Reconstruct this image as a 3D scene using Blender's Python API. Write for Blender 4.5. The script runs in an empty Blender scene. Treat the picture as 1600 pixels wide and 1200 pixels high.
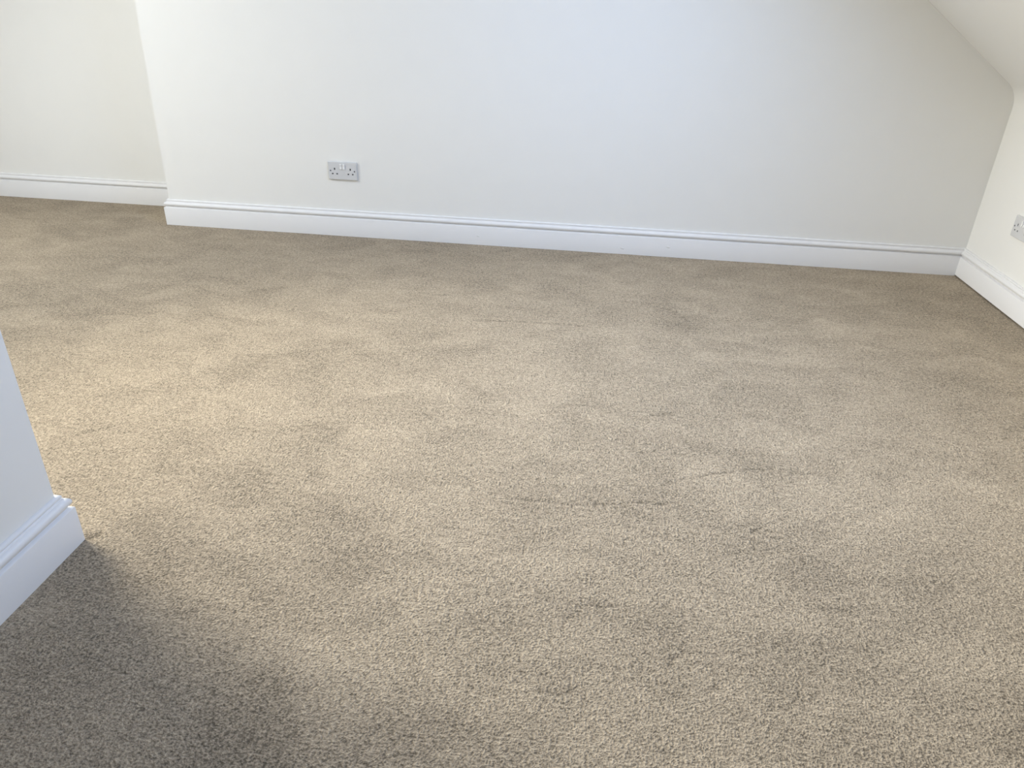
import bpy, bmesh, math
import numpy as np
from mathutils import Vector, Matrix

# ------------------------------------------------------------------ camera, world, light, exposure
scene = bpy.context.scene
C = scene.collection
PI = math.pi

cam_data = bpy.data.cameras.new('camera')
cam = bpy.data.objects.new('camera', cam_data)
C.objects.link(cam)
cam_data.sensor_fit = 'HORIZONTAL'
cam_data.sensor_width = 36.0
cam_data.lens = 1136.73 / 1600.0 * 36.0
cam_data.clip_start = 0.02
R_ = Vector((0.99265703, 0.11707129, 0.03043562))
U_ = Vector((-0.08132801, 0.45967667, 0.88435463))
F_ = Vector((-0.08954199, 0.88033611, -0.46582246))
cam.matrix_world = Matrix(((R_.x, U_.x, -F_.x, 2.1724), (R_.y, U_.y, -F_.y, -3.5349), (R_.z, U_.z, -F_.z, 1.0875), (0, 0, 0, 1)))
scene.camera = cam

world = bpy.data.worlds.new('world')
scene.world = world
world.use_nodes = True
bg = world.node_tree.nodes['Background']
bg.inputs['Color'].default_value = (0.70, 0.82, 1.0, 1)
bg.inputs['Strength'].default_value = 0.15

vs = scene.view_settings
vs.view_transform = 'Standard'
vs.look = 'None'
vs.gamma = 1.0
vs.use_curve_mapping = False
vs.exposure = -0.06

# room dimensions (metres); chimney-breast wall is the plane y = 0, its left edge x = 0
XR = 3.9229           # right knee wall
XP, YP = 1.0921, -2.4024   # corner of the partition on the left
DR = 0.3448           # depth of the recess beside the chimney breast
XW = -2.05            # left knee wall (out of the picture)
YF = -4.7             # wall behind the camera
ZC = 2.35             # flat ceiling
KNEE = 0.810          # height where knee wall and sloping ceiling lines meet
SL = 0.724            # rise of the slope per metre
XS = XR - (ZC - KNEE) / SL   # where slope meets flat ceiling
TH = 0.0214           # skirting thickness
LEAN = 0.0176

REVEAL = 0.06         # depth of the skylight reveals
XL_S = XW + (ZC - KNEE) / SL  # where the left slope meets the flat ceiling
# roof windows: side of the roof, x range, y range, power and colour of the sky seen through each
SKYLIGHTS = (
    ('right', 2.35, 3.00, -2.20, -0.90, 47.0, (0.43, 0.60, 1.0)),
    ('left', -1.70, -0.20, -1.90, -0.75, 56.0, (0.95, 0.96, 1.0)),
)
# hazy low sun coming in through the left roof window
SUN_POWER, SUN_COL = 54.0, (1.0, 0.92, 0.81)

def area(name, loc, direction, sx, sy, power, col):
    # sx runs along the room's depth, sy across it
    d = bpy.data.lights.new(name, 'AREA')
    d.shape = 'RECTANGLE'; d.size = sx; d.size_y = sy
    d.energy = power; d.color = col
    o = bpy.data.objects.new(name, d)
    C.objects.link(o)
    o.location = loc
    z = -Vector(direction).normalized(); x = Vector((0, 1, 0)); y = z.cross(x)
    o.rotation_euler = Matrix((x, y, z)).transposed().to_euler()
    return o

SN = Vector((-SL, 0, -1)).normalized()       # inward normal of the right slope
ST = Vector((-1, 0, SL)).normalized()        # up the right slope
LN = Vector((SL, 0, -1)).normalized()        # the same for the left slope
LT = Vector((1, 0, SL)).normalized()
SEC = math.sqrt(1 + SL * SL)
slope_z = lambda x: KNEE + min(XR - x, x - XW) * SL
def skylight_frame(sk):
    side, x0, x1, y0, y1 = sk[:5]
    n, t = (SN, ST) if side == 'right' else (LN, LT)
    xm = (x0 + x1) / 2
    return Vector((xm, (y0 + y1) / 2, slope_z(xm))), n, t, (x1 - x0) * SEC, y1 - y0
for sk in SKYLIGHTS:
    c_, n_, t_, la_, lb_ = skylight_frame(sk)
    area('daylight', c_ - n_ * (REVEAL + 0.012), n_, lb_, la_, sk[5], sk[6])
sun = area('hazy_sun', (-1.10, -1.42, 1.88), (1, 0, 0), 1.40, 0.62, SUN_POWER, SUN_COL)
sun.data.spread = math.radians(70)
z_ = -Vector((0.9, -0.20, -0.36)).normalized(); x_ = Vector((0, 0, 1)).cross(z_).normalized(); y_ = z_.cross(x_)
sun.rotation_euler = Matrix((x_, y_, z_)).transposed().to_euler()

# ------------------------------------------------------------------ materials
def new_mat(name):
    m = bpy.data.materials.new(name)
    m.use_nodes = True
    nt = m.node_tree
    return m, nt, nt.nodes, nt.links, nt.nodes['Principled BSDF']

def paint(name, col, rough, var=0.012, bump=0.04, scale=9.0, fine=420.0):
    m, nt, N, L, b = new_mat(name)
    tc = N.new('ShaderNodeTexCoord')
    n1 = N.new('ShaderNodeTexNoise'); n1.inputs['Scale'].default_value = scale; n1.inputs['Detail'].default_value = 3
    mix = N.new('ShaderNodeMix'); mix.data_type = 'RGBA'
    mix.inputs[6].default_value = tuple(c * (1 - var) for c in col) + (1,)
    mix.inputs[7].default_value = tuple(min(1, c * (1 + var)) for c in col) + (1,)
    L.new(tc.outputs['Object'], n1.inputs['Vector'])
    L.new(n1.outputs['Fac'], mix.inputs[0])
    L.new(mix.outputs[2], b.inputs['Base Color'])
    n2 = N.new('ShaderNodeTexNoise'); n2.inputs['Scale'].default_value = fine; n2.inputs['Detail'].default_value = 2
    L.new(tc.outputs['Object'], n2.inputs['Vector'])
    bp = N.new('ShaderNodeBump'); bp.inputs['Strength'].default_value = bump; bp.inputs['Distance'].default_value = 0.001
    L.new(n2.outputs['Fac'], bp.inputs['Height'])
    L.new(bp.outputs['Normal'], b.inputs['Normal'])
    b.inputs['Roughness'].default_value = rough
    b.inputs['Specular IOR Level'].default_value = 0.3
    return m

M_WALL = paint('wall_paint', (0.84, 0.83, 0.80), 0.75)
M_CEIL = paint('ceiling_paint', (0.84, 0.83, 0.80), 0.85)
M_GLOSS = paint('skirting_gloss', (0.80, 0.79, 0.785), 0.34, 0.008, 0.015, 14.0, 160.0)
M_SOCKET = paint('socket_plastic', (0.64, 0.64, 0.645), 0.35, 0.004, 0.0)
M_ROCKER = paint('rocker_plastic', (0.80, 0.80, 0.80), 0.30, 0.004, 0.0)
M_HOLE = paint('shutter_plastic', (0.012, 0.012, 0.014), 0.6, 0.1, 0.0)
M_SCREW = paint('screw_metal', (0.10, 0.10, 0.11), 0.45, 0.1, 0.0)
M_FRAME = paint('window_frame_white', (0.82, 0.82, 0.80), 0.4, 0.01, 0.01)

def glass_mat():
    m, nt, N, L, b = new_mat('window_glass')
    tr = N.new('ShaderNodeBsdfTransparent'); tr.inputs['Color'].default_value = (0.96, 0.98, 0.97, 1)
    gl = N.new('ShaderNodeBsdfGlossy'); gl.inputs['Roughness'].default_value = 0.02
    mx = N.new('ShaderNodeMixShader')
    mx.inputs[0].default_value = 0.05
    L.new(tr.outputs[0], mx.inputs[1]); L.new(gl.outputs[0], mx.inputs[2])
    L.new(mx.outputs[0], N['Material Output'].inputs['Surface'])
    return m
M_GLASS = glass_mat()

def carpet_mat():
    m, nt, N, L, b = new_mat('beige_twist_carpet')
    tc = N.new('ShaderNodeTexCoord')
    P = tc.outputs['Object']
    # slight swirl so that tufts do not line up
    def noise(scale, detail=2.0, rough=0.6, dist=0.0, sx=1, sy=1):
        mp = N.new('ShaderNodeMapping'); mp.inputs['Scale'].default_value = (sx, sy, 1)
        L.new(P, mp.inputs['Vector'])
        n = N.new('ShaderNodeTexNoise'); n.inputs['Scale'].default_value = scale
        n.inputs['Detail'].default_value = detail; n.inputs['Roughness'].default_value = rough
        n.inputs['Distortion'].default_value = dist
        L.new(mp.outputs[0], n.inputs['Vector'])
        return n.outputs['Fac']
    def ramp(fac, a, b_, lo=0.0, hi=1.0):
        r = N.new('ShaderNodeMapRange'); r.inputs[1].default_value = a; r.inputs[2].default_value = b_
        r.inputs[3].default_value = lo; r.inputs[4].default_value = hi
        L.new(fac, r.inputs[0]); return r.outputs[0]
    def math_(op, a, b_):
        n = N.new('ShaderNodeMath'); n.operation = op
        for i, v in enumerate((a, b_)):
            if isinstance(v, (int, float)): n.inputs[i].default_value = v
            else: L.new(v, n.inputs[i])
        return n.outputs[0]
    tuft = noise(TUFT_SCALE, 1.0, 0.6)
    fleck = noise(TUFT_SCALE * 0.42, 2.0, 0.65)
    mid = noise(34.0, 2.0, 0.6, 0.5, 0.75, 1.35)
    at = N.new('ShaderNodeAttribute'); at.attribute_name = 'nap'
    nap = at.outputs['Fac']
    v = math_('ADD', math_('MULTIPLY', math_('SUBTRACT', tuft, 0.5), TUFT_CONTRAST),
              math_('ADD', math_('MULTIPLY', math_('SUBTRACT', fleck, 0.5), TUFT_CONTRAST * 0.75),
                    math_('MULTIPLY', math_('SUBTRACT', mid, 0.5), 0.30)))
    v = math_('ADD', math_('ADD', v, nap), 0.5)
    cr = N.new('ShaderNodeValToRGB')
    e = cr.color_ramp.elements
    e[0].position = 0.0; e[0].color = (*[c * 0.42 for c in CARPET], 1)
    e[1].position = 1.0; e[1].color = (*[c * 1.55 for c in CARPET], 1)
    k = cr.color_ramp.elements.new(0.5); k.color = (*CARPET, 1)
    L.new(v, cr.inputs['Fac'])
    L.new(cr.outputs['Color'], b.inputs['Base Color'])
    h = math_('ADD', math_('MULTIPLY', tuft, 0.65), math_('MULTIPLY', fleck, 0.35))
    bp = N.new('ShaderNodeBump'); bp.inputs['Strength'].default_value = 1.0; bp.inputs['Distance'].default_value = 0.007
    L.new(h, bp.inputs['Height']); L.new(bp.outputs['Normal'], b.inputs['Normal'])
    b.inputs['Roughness'].default_value = 1.0
    b.inputs['Specular IOR Level'].default_value = 0.0
    b.inputs['Sheen Weight'].default_value = 0.12
    b.inputs['Sheen Roughness'].default_value = 0.5
    b.inputs['Sheen Tint'].default_value = (1.0, 0.93, 0.82, 1)
    return m
CARPET = (0.342, 0.278, 0.201)
TUFT_SCALE = 210.0
TUFT_CONTRAST = 1.7
M_CARPET = carpet_mat()

# ------------------------------------------------------------------ mesh helpers
def link(name, me, mat=None, parent=None, smooth=False):
    o = bpy.data.objects.new(name, me)
    C.objects.link(o)
    if mat: me.materials.append(mat)
    if parent: o.parent = parent
    if smooth:
        for p in me.polygons: p.use_smooth = True
    return o

def struct(o, label, cat):
    o['kind'] = 'structure'; o['label'] = label; o['category'] = cat
    return o

def mesh_from(name, verts, faces, mat=None, parent=None, smooth=False):
    me = bpy.data.meshes.new(name)
    me.from_pydata([tuple(v) for v in verts], [], faces)
    bm = bmesh.new(); bm.from_mesh(me)
    bmesh.ops.remove_doubles(bm, verts=bm.verts, dist=1e-6)
    bmesh.ops.recalc_face_normals(bm, faces=bm.faces)
    bm.to_mesh(me); bm.free()
    return link(name, me, mat, parent, smooth)

def add_box(bm, lo, hi):
    vs_ = [bm.verts.new((x, y, z)) for x in (lo[0], hi[0]) for y in (lo[1], hi[1]) for z in (lo[2], hi[2])]
    for f in ((0, 1, 3, 2), (4, 6, 7, 5), (0, 4, 5, 1), (2, 3, 7, 6), (0, 2, 6, 4), (1, 5, 7, 3)):
        bm.faces.new([vs_[i] for i in f])
    return vs_

def box(name, lo, hi, mat, parent=None, bevel=0.0, seg=2):
    bm = bmesh.new(); add_box(bm, lo, hi)
    bmesh.ops.recalc_face_normals(bm, faces=bm.faces)
    if bevel:
        bmesh.ops.bevel(bm, geom=bm.edges[:], offset=bevel, segments=seg, profile=0.5, affect='EDGES')
    me = bpy.data.meshes.new(name); bm.to_mesh(me); bm.free()
    return link(name, me, mat, parent)

def prism(name, poly, z0, z1, mat, lean=None):
    """vertical prism over a floor polygon; lean[i] shifts the top of vertex i in x per metre"""
    n = len(poly); lean = lean or [0] * n
    v = [(x + lean[i] * z0, y, z0) for i, (x, y) in enumerate(poly)] + [(x + lean[i] * z1, y, z1) for i, (x, y) in enumerate(poly)]
    f = [tuple(range(n))[::-1], tuple(range(n, 2 * n))] + [(i, (i + 1) % n, n + (i + 1) % n, n + i) for i in range(n)]
    return mesh_from(name, v, f, mat)

def holed_panel(name, O, A, B, Nn, la, lb, holes, th, mat):
    """slab la x lb in the frame O, A, B with rectangular openings (a0, a1, b0, b1); Nn points to the outside"""
    a = sorted({0, la, *(h[0] for h in holes), *(h[1] for h in holes)})
    b = sorted({0, lb, *(h[2] for h in holes), *(h[3] for h in holes)})
    na, nb = len(a), len(b)
    v = [O + A * x + B * y + Nn * k for k in (0, th) for x in a for y in b]
    idx = lambda k, i, j: (k * na + i) * nb + j
    def solid(i, j):
        if not (0 <= i < na - 1 and 0 <= j < nb - 1): return False
        x, y = (a[i] + a[i + 1]) / 2, (b[j] + b[j + 1]) / 2
        return not any(h[0] < x < h[1] and h[2] < y < h[3] for h in holes)
    f = []
    for i in range(na - 1):
        for j in range(nb - 1):
            if not solid(i, j): continue
            for k in (0, 1):
                f.append((idx(k, i, j), idx(k, i + 1, j), idx(k, i + 1, j + 1), idx(k, i, j + 1)))
            for (di, dj), (p, q) in (((-1, 0), ((i, j), (i, j + 1))), ((1, 0), ((i + 1, j), (i + 1, j + 1))),
                                     ((0, -1), ((i, j), (i + 1, j))), ((0, 1), ((i, j + 1), (i + 1, j + 1)))):
                if not solid(i + di, j + dj):
                    f.append((idx(0, *p), idx(0, *q), idx(1, *q), idx(1, *p)))
    return mesh_from(name, v, f, mat)

# ------------------------------------------------------------------ floor: fitted carpet with real nap relief
CREASES = [[[2.416, -1.961], [2.495, -1.917], [2.569, -1.881], [2.641, -1.858], [2.711, -1.84]], [[2.748, -1.855], [2.837, -1.844]], [[2.054, -2.082], [2.164, -2.081], [2.255, -2.069], [2.42, -2.04]], [[2.188, -2.46], [2.213, -2.424], [2.25, -2.412], [2.296, -2.41]], [[2.687, -2.354], [2.732, -2.352], [2.764, -2.358]], [[2.609, -2.127], [2.659, -2.085], [2.706, -2.053]], [[2.396, -1.608], [2.464, -1.596]], [[2.141, -2.644], [2.206, -2.633]], [[2.385, -2.539], [2.422, -2.501]], [[1.482, -0.742], [1.604, -0.741]], [[1.749, -0.984], [1.942, -0.966], [2.177, -0.959]], [[2.402, -1.603], [2.49, -1.572]], [[1.738, -1.502], [1.792, -1.51]], [[2.443, -2.597], [2.474, -2.577]], [[0.745, -2.032], [0.823, -1.986], [0.895, -1.923]], [[2.296, -0.67], [2.427, -0.674], [2.532, -0.739], [2.581, -0.837]]]
PATCHES = [[2.452, -0.795, 0.117, 0.098, -1.0], [1.532, -2.536, 0.094, 0.07, -1.0], [1.877, -2.72, 0.043, 0.043, -1.0], [1.651, -2.787, 0.079, 0.059, -0.7], [1.999, -2.768, 0.063, 0.048, -0.8], [2.694, -2.164, 0.068, 0.061, -0.8], [2.716, -2.514, 0.068, 0.066, -0.8], [2.684, -2.271, 0.099, 0.035, -0.7], [2.99, -2.234, 0.035, 0.046, -0.7], [2.228, -1.602, 0.035, 0.238, -0.6], [1.861, -1.576, 0.044, 0.06, -0.8], [1.478, -1.426, 0.034, 0.059, -0.8], [1.084, -1.473, 0.05, 0.081, -0.9], [1.317, -1.55, 0.053, 0.057, -0.8], [0.769, -0.746, 0.133, 0.101, -0.6], [0.931, -2.168, 0.062, 0.096, -0.6], [1.807, -1.92, 0.121, 0.098, -0.5], [2.639, -1.405, 0.106, 0.143, -0.5], [1.961, -0.133, 0.283, 0.124, -0.5], [1.319, -0.461, 0.173, 0.11, -0.4], [1.277, -2.435, 0.08, 0.114, -0.6], [1.72, -2.325, 0.085, 0.055, -0.4], [3.448, -1.392, 0.083, 0.206, -0.4], [2.482, -2.25, 0.072, 0.09, -0.35], [0.78, -1.301, 0.053, 0.06, 1.0], [1.771, -1.661, 0.046, 0.106, 1.0], [3.149, -1.921, 0.07, 0.063, 1.0], [2.941, -2.452, 0.088, 0.055, 0.7], [2.321, -1.913, 0.137, 0.043, 0.6], [1.654, -2.624, 0.071, 0.04, 0.7], [1.464, -2.597, 0.036, 0.089, 0.6], [1.769, -2.637, 0.059, 0.061, 0.5], [2.113, -2.405, 0.08, 0.098, 0.5], [1.832, -2.308, 0.099, 0.138, 0.5], [1.985, -1.284, 0.133, 0.105, 0.5], [1.075, -1.721, 0.114, 0.068, 0.5], [1.33, -1.756, 0.056, 0.055, 0.6], [1.349, -0.784, 0.158, 0.107, 0.4], [2.843, -0.321, 0.24, 0.129, 0.3], [2.715, -1.922, 0.152, 0.061, 0.5], [2.36, -1.763, 0.091, 0.071, 0.4], [2.029, -2.628, 0.058, 0.059, 0.4], [0.86, -1.837, 0.127, 0.105, 0.5]]

def value_noise(x, y, scale, seed):
    rng = np.random.RandomState(seed)
    G = rng.rand(64, 64)
    fx = x * scale + 13.7; fy = y * scale + 7.3
    ix = np.floor(fx).astype(int); iy = np.floor(fy).astype(int)
    tx = fx - ix; ty = fy - iy
    tx = tx * tx * (3 - 2 * tx); ty = ty * ty * (3 - 2 * ty)
    g = lambda a, b: G[a % 64, b % 64]
    return ((g(ix, iy) * (1 - tx) + g(ix + 1, iy) * tx) * (1 - ty) + (g(ix, iy + 1) * (1 - tx) + g(ix + 1, iy + 1) * tx) * ty) * 2 - 1

def build_floor():
    def axis(*segs):
        out = []
        for a, b, s in segs:
            n = max(1, int(round((b - a) / s))); out += list(np.linspace(a, b, n, endpoint=False))
        out.append(segs[-1][1]); return np.array(out)
    xs = axis((XW, -1.2, 0.05), (-1.2, 0.7, 0.016), (0.7, 3.0, 0.005), (3.0, XR, 0.009))
    ys = axis((YF, -2.95, 0.05), (-2.95, -1.2, 0.005), (-1.2, 0.0, 0.009), (0.0, DR, 0.016))
    X, Y = np.meshgrid(xs, ys, indexing='ij')
    # warp the domain so that the brushed patches have ragged, swirling outlines
    wx = X + 0.055 * value_noise(X, Y, 6.0, 1) + 0.022 * value_noise(X, Y, 17.0, 2) + 0.010 * value_noise(X, Y, 45.0, 21)
    wy = Y + 0.055 * value_noise(X, Y, 6.0, 3) + 0.022 * value_noise(X, Y, 17.0, 4) + 0.010 * value_noise(X, Y, 45.0, 22)
    nap = np.zeros_like(X)
    # brushed streaks: long along the room's width, short across it
    for k, (sx, sy, a) in enumerate(((1.6, 2.6, .20), (3.4, 5.5, .34), (6.5, 11.0, .52), (12.0, 22.0, .46), (24.0, 46.0, .28))):
        nap += a * value_noise(wx * sx + wy * sx * 0.25, wy * sy - wx * sy * 0.12, 1.0, 10 + k)
    nap *= 0.60
    for cx, cy, rx, ry, s in PATCHES:
        d = ((wx - cx) / (rx * 1.35)) ** 2 + ((wy - cy) / (ry * 1.35)) ** 2
        nap += 0.36 * s / (1 + np.exp((np.sqrt(d) - 1.0) * 3.2))
    Z = 0.0007 * nap + 0.0006 * value_noise(X, Y, 9.0, 31)
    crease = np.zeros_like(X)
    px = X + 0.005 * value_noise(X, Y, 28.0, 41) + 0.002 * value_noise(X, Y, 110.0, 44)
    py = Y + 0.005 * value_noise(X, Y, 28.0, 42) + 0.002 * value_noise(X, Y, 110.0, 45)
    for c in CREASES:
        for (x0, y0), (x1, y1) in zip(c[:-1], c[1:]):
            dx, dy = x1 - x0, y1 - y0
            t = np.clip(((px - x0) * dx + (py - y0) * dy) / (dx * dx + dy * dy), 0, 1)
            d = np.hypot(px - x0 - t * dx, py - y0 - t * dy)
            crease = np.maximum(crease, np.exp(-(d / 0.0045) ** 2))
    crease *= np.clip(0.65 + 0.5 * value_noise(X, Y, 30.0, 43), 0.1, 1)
    Z -= 0.002 * crease
    # nick in the pile at the foot of the partition's skirting corner
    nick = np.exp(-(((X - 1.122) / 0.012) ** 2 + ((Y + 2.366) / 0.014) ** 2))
    Z -= 0.004 * nick
    Z = np.minimum(Z, 0.0012)
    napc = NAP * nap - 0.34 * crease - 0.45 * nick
    nx, ny = X.shape
    co = np.stack([X, Y, Z], -1).reshape(-1, 3).astype(np.float32)
    i = np.arange(nx * ny).reshape(nx, ny)
    q = np.stack([i[:-1, :-1], i[1:, :-1], i[1:, 1:], i[:-1, 1:]], -1).reshape(-1, 4)
    me = bpy.data.meshes.new('floor')
    me.vertices.add(len(co)); me.vertices.foreach_set('co', co.ravel())
    me.loops.add(q.size); me.loops.foreach_set('vertex_index', q.ravel().astype(np.int32))
    me.polygons.add(len(q)); me.polygons.foreach_set('loop_start', np.arange(0, q.size, 4, dtype=np.int32))
    me.polygons.foreach_set('use_smooth', np.ones(len(q), dtype=bool))
    at = me.attributes.new('nap', 'FLOAT', 'POINT'); at.data.foreach_set('value', napc.ravel().astype(np.float32))
    me.update(); me.validate()
    return link('floor', me, M_CARPET)
NAP = 0.26
struct(build_floor(), 'beige twist-pile carpet with brushed marks covering the loft floor', 'carpet')

# ------------------------------------------------------------------ walls and ceiling
W = 0.12
struct(prism('wall_back', [(0, 0), (XR + W, 0), (XR + W, DR + W), (0, DR + W)], 0, ZC, M_WALL, [LEAN, 0, 0, LEAN]),
       'long off-white wall with the double socket, standing forward of the left recess', 'wall')
struct(prism('wall_recess', [(XW - W, DR), (-0.0005, DR), (-0.0005, DR + W), (XW - W, DR + W)], 0, ZC, M_WALL, [0, LEAN, LEAN, 0]),
       'cream-lit wall set back in the recess at upper left', 'wall')
struct(prism('wall_partition', [(XP, YP), (XP - 0.10, YP), (XP - 0.10, YF), (XP, YF)], 0, ZC, M_WALL),
       'bluish-lit end of the partition wall at the left edge, nearest the camera', 'wall')
struct(prism('wall_return', [(XP - 0.1005, YP), (XW - W, YP), (XW - W, YP - 0.10), (XP - 0.1005, YP - 0.10)], 0, ZC, M_WALL),
       'off-white wall behind the partition corner, facing the recess', 'wall')
struct(prism('wall_front', [(XP - 0.1, YF), (XR + W, YF), (XR + W, YF - W), (XP - 0.1, YF - W)], 0, ZC, M_WALL),
       'off-white wall behind the camera', 'wall')
# knee wall on the right, straight part
RAD = 0.12
ang = math.atan2(1, SL)                       # turn between the vertical wall and the slope
tan_len = RAD * math.tan(ang / 2)
zk = KNEE - tan_len
struct(box('wall_right', (XR, YF, 0), (XR + W, -0.0005, zk), M_WALL),
       'low cream knee wall on the right, carrying the socket cut by the frame', 'wall')

struct(box('wall_left', (XW - W, YP - 0.1, 0), (XW, DR, KNEE), M_WALL), 'low off-white knee wall on the far left', 'wall')

# sloping ceilings with the roof-window openings
O = Vector((XR, YF, KNEE)) + ST * tan_len
s_of = lambda x: (XR - x) * SEC - tan_len
sl = holed_panel('ceiling_slope', O, ST, Vector((0, 1, 0)), -SN, (XR - XS) * SEC - tan_len, -YF - 0.0005,
                 [(s_of(k[2]), s_of(k[1]), k[3] - YF, k[4] - YF) for k in SKYLIGHTS if k[0] == 'right'], REVEAL, M_CEIL)
struct(sl, 'sloping off-white ceiling at upper right, above the knee wall', 'ceiling')
l_of = lambda x: (x - XW) * SEC
y_l = YP - 0.1
sl2 = holed_panel('ceiling_slope', Vector((XW, y_l, KNEE)), LT, Vector((0, 1, 0)), -LN, (XL_S - XW) * SEC, DR - y_l,
                  [(l_of(k[1]), l_of(k[2]), k[3] - y_l, k[4] - y_l) for k in SKYLIGHTS if k[0] == 'left'], REVEAL, M_CEIL)
struct(sl2, 'sloping off-white ceiling on the left side of the loft, outside the picture', 'ceiling')
cv, cf = [], []
n_arc = 14
cxa, cza = XR - RAD, zk
for i in range(n_arc + 1):
    t = ang * i / n_arc
    p = (cxa + RAD * math.cos(t), cza + RAD * math.sin(t))
    o_ = (cxa + (RAD + W) * math.cos(t), cza + (RAD + W) * math.sin(t))
    cv += [(p[0], YF, p[1]), (p[0], -0.0005, p[1]), (o_[0], YF, o_[1]), (o_[0], -0.0005, o_[1])]
for i in range(n_arc):
    a, b = 4 * i, 4 * i + 4
    cf += [(a, b, b + 1, a + 1), (a + 2, a + 3, b + 3, b + 2), (a, a + 2, b + 2, b), (a + 1, b + 1, b + 3, a + 3)]
cf += [(0, 1, 3, 2), (4 * n_arc, 4 * n_arc + 2, 4 * n_arc + 3, 4 * n_arc + 1)]
cove = mesh_from('trim_1', cv, cf, M_CEIL, None)
for p in cove.data.polygons:
    p.use_smooth = abs(p.normal.y) < 0.5
cove.data.set_sharp_from_angle(angle=math.radians(35))
struct(cove, 'rounded plaster bend between the right knee wall and sloping ceiling', 'plaster bend')
struct(box('ceiling', (XL_S, YF - W, ZC), (XS, DR + W, ZC + 0.1), M_CEIL), 'flat off-white ceiling over the loft room', 'ceiling')

# ------------------------------------------------------------------ skirting boards
def skirting_profile():
    p = [(0.0, 0.0), (TH, 0.0), (TH, 0.0890), (TH - 0.0008, 0.0906), (TH - 0.0024, 0.0916), (0.0140, 0.0926), (0.0116, 0.0936), (0.0112, 0.0965)]
    c, r = (0.0100, 0.1070), 0.0102
    for i in range(11):
        t = math.radians(-68 + 150 * i / 10)
        p.append((c[0] + r * math.cos(t), c[1] + r * math.sin(t)))
    p += [(0.0104, 0.1176), (0.0098, 0.1192)]
    c, r = (0.0036, 0.1250), 0.0050
    for i in range(6):
        t = math.radians(-50 + 140 * i / 5)
        p.append((c[0] + r * math.cos(t) * 1.15, c[1] + r * math.sin(t)))
    p.append((0.0, 0.1301))
    return p
PROF = skirting_profile()

def skirting(name, p0, p1, nrm, m0, m1, label, z=0.0):
    """moulded board from p0 to p1, standing out along nrm; m = -1 outside mitre, +1 inside mitre, 0 square"""
    p0 = Vector((*p0, 0)); p1 = Vector((*p1, 0)); nv = Vector((*nrm, 0)); t = (p1 - p0).normalized()
    v = [p0 + nv * d + t * (d * m0) + Vector((0, 0, max(h, z))) for d, h in PROF]
    v += [p1 + nv * d - t * (d * m1) + Vector((0, 0, max(h, z))) for d, h in PROF]
    n = len(PROF)
    f = [(i, (i + 1) % n, n + (i + 1) % n, n + i) for i in range(n)]
    f += [tuple(range(n)), tuple(range(2 * n - 1, n - 1, -1))]
    o = mesh_from(name, v, f, M_GLOSS, None, True)
    o.data.set_sharp_from_angle(angle=math.radians(28))
    struct(o, label, 'skirting board')
    return o
G = 0.0004
bb = skirting('baseboard_back', (0, -G), (XR, -G), (0, -1), -1, 1, 'long white moulded skirting board below the double socket wall')
skirting('baseboard_chimney', (-G, DR), (-G, 0), (-1, 0), 1, -1, 'short white skirting return going back into the recess')
skirting('baseboard_recess', (XW, DR - G), (0, DR - G), (0, -1), 1, 1, 'white moulded skirting board along the recessed wall at upper left')
skirting('baseboard_right', (XR - G, 0), (XR - G, YF), (-1, 0), 1, 1, 'white moulded skirting board along the right knee wall', 0.006)
skirting('baseboard_partition', (XP + G, YF), (XP + G, YP), (1, 0), 1, -1, 'large white moulded skirting board on the near left partition wall')
skirting('baseboard_return', (XP, YP + G), (XW, YP + G), (0, 1), -1, 1, 'white skirting board behind the partition corner')
skirting('baseboard_front', (XR, YF + G), (XP, YF + G), (0, 1), 1, 1, 'white skirting board behind the camera')
skirting('baseboard_left', (XW + G, YP), (XW + G, DR), (1, 0), 1, 1, 'white skirting board along the left knee wall')

# dabs of filler over the nail heads of the long skirting board
for fx, fz, w in ((2.335, 0.030, 0.011), (2.555, 0.050, 0.010), (1.62, 0.045, 0.008)):
    bm = bmesh.new()
    bmesh.ops.create_uvsphere(bm, u_segments=10, v_segments=6, radius=1.0)
    bmesh.ops.scale(bm, verts=bm.verts, vec=(w, 0.0011, w * 0.42))
    bmesh.ops.rotate(bm, verts=bm.verts, cent=(0, 0, 0), matrix=Matrix.Rotation(0.35, 3, 'Y'))
    me = bpy.data.meshes.new('filler_dab'); bm.to_mesh(me); bm.free()
    o = link('filler_dab', me, M_GLOSS, bb, True); o.location = (fx, -TH - G, fz)

# ------------------------------------------------------------------ windows (outside the picture, the sources of the daylight)
for i, sk in enumerate(SKYLIGHTS):
    c_, n_, t_, la_, lb_ = skylight_frame(sk)
    w = bpy.data.objects.new('window_%d' % (i + 1), None); C.objects.link(w)
    struct(w, ('roof window in the right slope', 'roof window in the left slope')[i], 'window')
    w.matrix_world = Matrix.Translation(c_ - n_ * (REVEAL - 0.025)) @ Matrix((t_, n_.cross(t_), n_)).transposed().to_4x4()
    hl, hw = la_ / 2, lb_ / 2
    for lo, hi in (((-hl, -hw, -.022), (hl, -hw + .04, .022)), ((-hl, hw - .04, -.022), (hl, hw, .022)),
                   ((-hl, -hw + .04, -.022), (-hl + .04, hw - .04, .022)), ((hl - .04, -hw + .04, -.022), (hl, hw - .04, .022))):
        box('frame_bar', lo, hi, M_FRAME, w, 0.004)
    box('pane', (-hl + .04, -hw + .04, -.004), (hl - .04, hw - .04, .004), M_GLASS, w)
    box('handle', (hl - .036, -.12, .022), (hl - .014, .12, .036), M_FRAME, w, 0.004)

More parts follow.
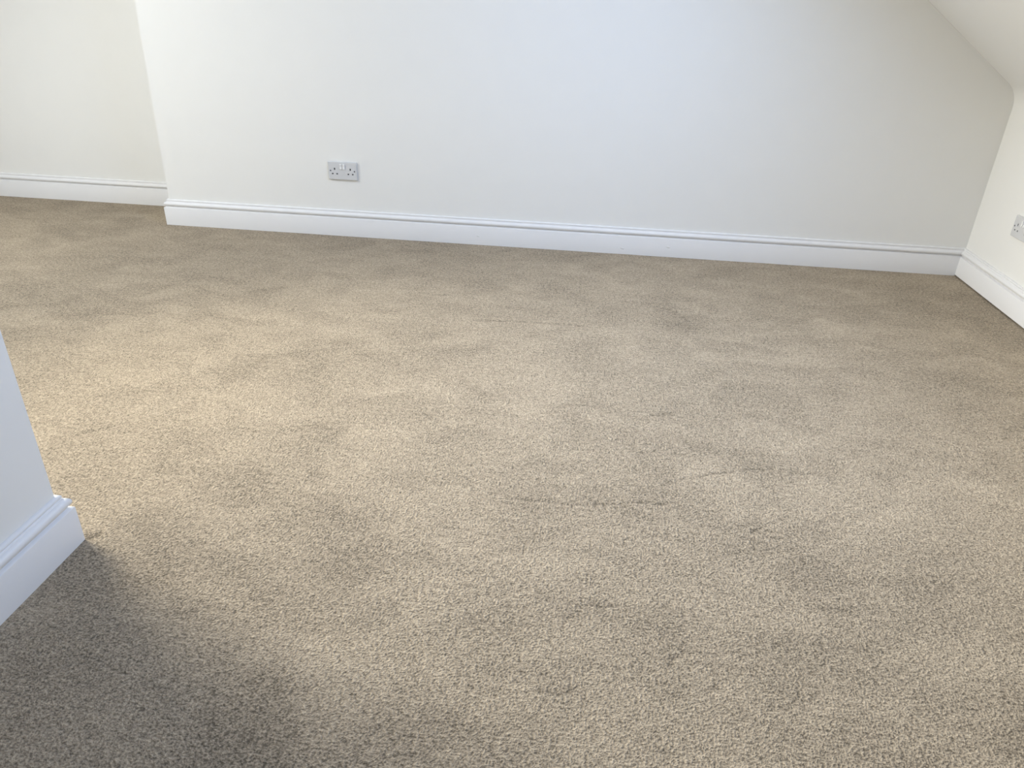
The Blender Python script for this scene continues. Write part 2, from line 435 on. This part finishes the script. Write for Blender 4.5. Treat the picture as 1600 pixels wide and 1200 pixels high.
# ------------------------------------------------------------------ double sockets
def plate_mesh(holes):
    bm = bmesh.new()
    vs_ = add_box(bm, (-0.073, -0.0095, -0.043), (0.073, 0, 0.043))
    bmesh.ops.recalc_face_normals(bm, faces=bm.faces)
    vert_edges = [e for e in bm.edges if abs(e.verts[0].co.y - e.verts[1].co.y) > 0.005]
    bmesh.ops.bevel(bm, geom=vert_edges, offset=0.003, segments=3, profile=0.5, affect='EDGES')
    front = [e for e in bm.edges if all(v.co.y < -0.009 for v in e.verts)]
    bmesh.ops.bevel(bm, geom=front, offset=0.0028, segments=2, profile=0.5, affect='EDGES')
    me = bpy.data.meshes.new('faceplate'); bm.to_mesh(me); bm.free()
    o = bpy.data.objects.new('faceplate_blank', me); C.objects.link(o)
    cm = bmesh.new()
    for x, z, w, h in holes:
        add_box(cm, (x - w / 2, -0.02, z - h / 2), (x + w / 2, -0.0045, z + h / 2))
    bmesh.ops.recalc_face_normals(cm, faces=cm.faces)
    cme = bpy.data.meshes.new('cut'); cm.to_mesh(cme); cm.free()
    co = bpy.data.objects.new('cut', cme); C.objects.link(co)
    md = o.modifiers.new('b', 'BOOLEAN'); md.operation = 'DIFFERENCE'; md.object = co; md.solver = 'EXACT'
    dg = bpy.context.evaluated_depsgraph_get()
    res = bpy.data.meshes.new_from_object(o.evaluated_get(dg))
    bpy.data.objects.remove(o); bpy.data.objects.remove(co)
    res.name = 'faceplate'; res.materials.clear()
    return res

OUT = (-0.0395, 0.0395)
HOLES = []
for ox in OUT:
    HOLES += [(ox, 0.0085, 0.0060, 0.0100), (ox - 0.0111, -0.0145, 0.0078, 0.0058), (ox + 0.0111, -0.0145, 0.0078, 0.0058)]
ROCK = (-0.0077, 0.0077)

def rocker_mesh():
    # wedge: the top half stands proud, the lower half dips towards the plate
    v, f = [], []
    prof = [(0.0, 0.012), (-0.0048, 0.0112), (-0.0036, 0.0), (-0.0056, -0.0112), (0.0, -0.012)]
    for x in (-0.0054, 0.0054):
        v += [(x, y, z) for y, z in prof]
    n = len(prof)
    f = [(i, (i + 1) % n, n + (i + 1) % n, n + i) for i in range(n)] + [tuple(range(n)), tuple(range(2 * n - 1, n - 1, -1))]
    me = bpy.data.meshes.new('rocker_switch'); me.from_pydata(v, [], f)
    bm = bmesh.new(); bm.from_mesh(me); bmesh.ops.recalc_face_normals(bm, faces=bm.faces)
    bmesh.ops.bevel(bm, geom=bm.edges[:], offset=0.0006, segments=2, profile=0.5, affect='EDGES')
    bm.to_mesh(me); bm.free(); me.materials.append(M_ROCKER)
    return me

def screw_mesh():
    bm = bmesh.new()
    bmesh.ops.create_cone(bm, cap_ends=True, segments=16, radius1=0.0036, radius2=0.0030, depth=0.0008)
    bmesh.ops.rotate(bm, verts=bm.verts, cent=(0, 0, 0), matrix=Matrix.Rotation(PI / 2, 3, 'X'))
    me = bpy.data.meshes.new('screw'); bm.to_mesh(me); bm.free(); me.materials.append(M_SCREW)
    return me

PLATE = plate_mesh(HOLES); PLATE.materials.append(M_SOCKET)
RM, SM = rocker_mesh(), screw_mesh()

def shutter_mesh(w, h):
    bm = bmesh.new(); add_box(bm, (-w / 2, -0.0012, -h / 2), (w / 2, 0.0, h / 2))
    bmesh.ops.recalc_face_normals(bm, faces=bm.faces)
    me = bpy.data.meshes.new('pin_slot'); bm.to_mesh(me); bm.free(); me.materials.append(M_HOLE)
    return me
SH_E, SH_L = shutter_mesh(0.0059, 0.0099), shutter_mesh(0.0077, 0.0057)

def double_socket(loc, rz, label):
    t = bpy.data.objects.new('double_socket', None); C.objects.link(t)
    t.location = loc; t.rotation_euler = (0, 0, rz)
    t['label'] = label; t['category'] = 'wall socket'; t['group'] = 'double wall sockets'
    def part(name, me, at):
        o = bpy.data.objects.new(name, me); C.objects.link(o); o.parent = t; o.location = at
        return o
    part('faceplate', PLATE, (0, 0, 0))
    for x, z, w, h in HOLES:
        part('pin_slot', SH_E if h > w else SH_L, (x, -0.0062, z))
    for x in ROCK:
        part('rocker_switch', RM, (x, -0.0090, 0.0205))['label'] = 'white rocker switch'
    for x in (-0.0603, 0.0603):
        part('screw', SM, (x, -0.0098, 0.0))
    return t

double_socket((0.8693 + 0.073, -0.0004, 0.2802 + 0.043), 0.0, 'white double socket on the long back wall, above its skirting board')
double_socket((XR - 0.0004, -0.3304 - 0.073, 0.2859 + 0.043), -PI / 2, 'white double socket on the right knee wall, cut by the picture edge')
